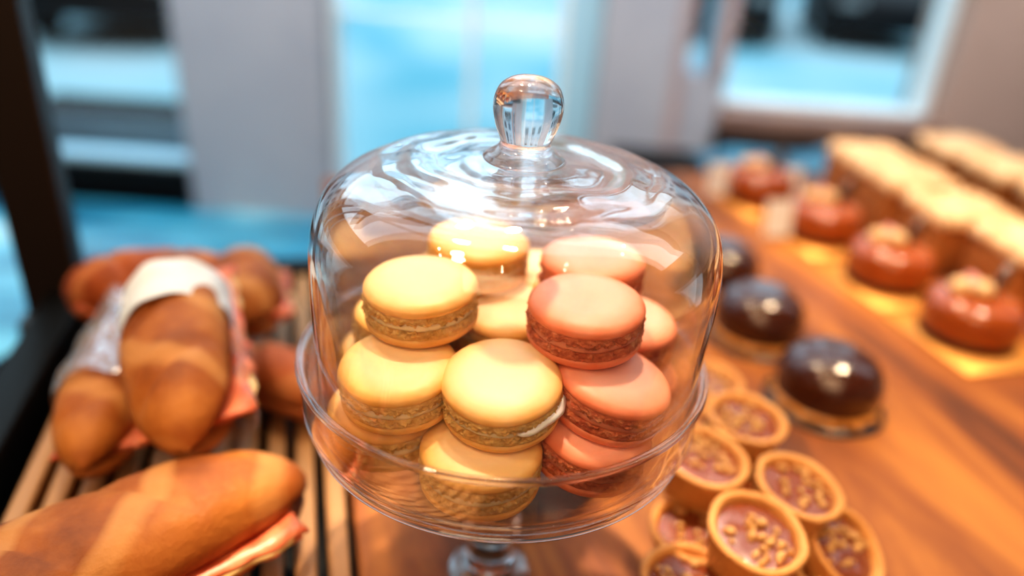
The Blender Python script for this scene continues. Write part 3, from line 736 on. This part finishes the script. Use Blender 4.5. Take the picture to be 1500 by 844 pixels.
# ------------------------------------------------------------------ lights
def area(name, loc, target, size, power, col, sizey=None, spread=None):
    l = bpy.data.lights.new(name, 'AREA'); l.energy = power; l.color = col; l.size = size
    if sizey: l.shape = 'RECTANGLE'; l.size_y = sizey
    if spread: l.spread = spread
    o = bpy.data.objects.new(name, l); COL.objects.link(o); o.location = loc
    o.rotation_euler = (Vector(target)-Vector(loc)).to_track_quat('-Z', 'Y').to_euler(); return o
def disk(name, loc, target, size, power, col):
    o = area(name, loc, target, size, power, col); o.data.shape = 'DISK'; return o
WARM = (1.0, .76, .48)
def spot(name, loc, target, rad, power, col, cone, blend):
    l = bpy.data.lights.new(name, 'SPOT'); l.energy = power; l.color = col; l.shadow_soft_size = rad
    l.spot_size = radians(cone); l.spot_blend = blend
    o = bpy.data.objects.new(name, l); COL.objects.link(o); o.location = loc
    o.rotation_euler = (Vector(target)-Vector(loc)).to_track_quat('-Z', 'Y').to_euler(); return o
spot('ceiling_spot', P(-1, 38, 130), P(0,-1,2), .035, 112, (1,.76,.52), 13, .7)
disk('ceiling_spot', P(-30, 42, 128), P(0,0,0), .10, 5, WARM)
spot('ceiling_spot', P(60, 20, 130), P(30,22,-12), .05, 62, WARM, 30, .9)
disk('ceiling_spot', P(-45, -30, 120), P(-15,0,-8), .12, 5, WARM)
spot('ceiling_spot', P(35, 90, 130), P(44,52,-8), .05, 60, WARM, 26, .9)
area('warm_fill', P(-20,-120,110), P(-5,0,0), .9, 9.0, (1,.66,.38))  # unseen warm fill added on the camera side to lift the macaron sides
area('street_daylight', P(0, 1200, 900), P(0, 1100, -131), 40, 3700, (.66,.87,1.0), 20)
area('window_daylight', P(-40, Yw+30, 90), P(-10, 20, -20), 1.8, 6, (.45,.78,1.0), 1.2)
area('cool_wall_fill', P(10, 62, 95), P(10, Yw, -12), 2.6, 6.5, (.76,.87,1.0), .5, radians(80))  # unseen cool fill added to brighten the grey columns
for (x, y, z) in ((-60,-20,120),(-10,-60,130),(45,-35,125),(80,30,120),(-70,60,125),(20,95,135)):
    l = bpy.data.lights.new('halogen_bulb', 'POINT'); l.energy = .9; l.color = (1,.8,.55); l.shadow_soft_size = .014
    o = bpy.data.objects.new('halogen_bulb', l); COL.objects.link(o); o.location = P(x, y, z)
w = bpy.data.worlds.new('World'); sc.world = w; w.use_nodes = True
nt = w.node_tree; nt.nodes.clear()
out = nt.nodes.new('ShaderNodeOutputWorld'); bg = nt.nodes.new('ShaderNodeBackground'); nt.links.new(bg.outputs[0], out.inputs[0])
tc = nt.nodes.new('ShaderNodeTexCoord'); sx = nt.nodes.new('ShaderNodeSeparateXYZ'); nt.links.new(tc.outputs['Generated'], sx.inputs[0])
nz = nt.nodes.new('ShaderNodeTexNoise'); nz.inputs['Scale'].default_value = 3.5; nz.inputs['Detail'].default_value = 3
nt.links.new(tc.outputs['Generated'], nz.inputs['Vector'])
rp = nt.nodes.new('ShaderNodeValToRGB'); e = rp.color_ramp.elements
e[0].position = .38; e[0].color = (.03,.018,.012,1); e[1].position = .66; e[1].color = (.45,.29,.19,1)
nt.links.new(nz.outputs['Fac'], rp.inputs[0]); nt.links.new(rp.outputs[0], bg.inputs[0])
bg.inputs['Strength'].default_value = .6

# ------------------------------------------------------------------ camera
p, r = radians(26.45), radians(4.06)
fw = Vector((0, cos(p), -sin(p))); rt = Vector((1,0,0)); up = rt.cross(fw)
rt2 = cos(r)*rt+sin(r)*up; up2 = -sin(r)*rt+cos(r)*up
cam = bpy.data.cameras.new('Camera'); co = bpy.data.objects.new('Camera', cam); COL.objects.link(co)
co.matrix_world = Matrix.Translation(P(.17,-27.63,16.64)) @ Matrix((rt2, up2, -fw)).transposed().to_4x4()
cam.sensor_width = 36; cam.lens = 36*1100/1500; cam.clip_start = .01; cam.clip_end = 200
cam.dof.use_dof = True; cam.dof.focus_distance = .272; cam.dof.aperture_fstop = 2.3
sc.camera = co
sc.view_settings.view_transform = 'Standard'
try: sc.view_settings.look = 'Medium High Contrast'
except Exception: pass
sc.view_settings.exposure = .32
sc.cycles.use_denoising = True
sc.cycles.max_bounces = 14; sc.cycles.transparent_max_bounces = 24; sc.cycles.transmission_bounces = 12; sc.cycles.glossy_bounces = 6; sc.cycles.diffuse_bounces = 3
sc.cycles.sample_clamp_indirect = 6
sc.cycles.caustics_reflective = True; sc.cycles.caustics_refractive = True
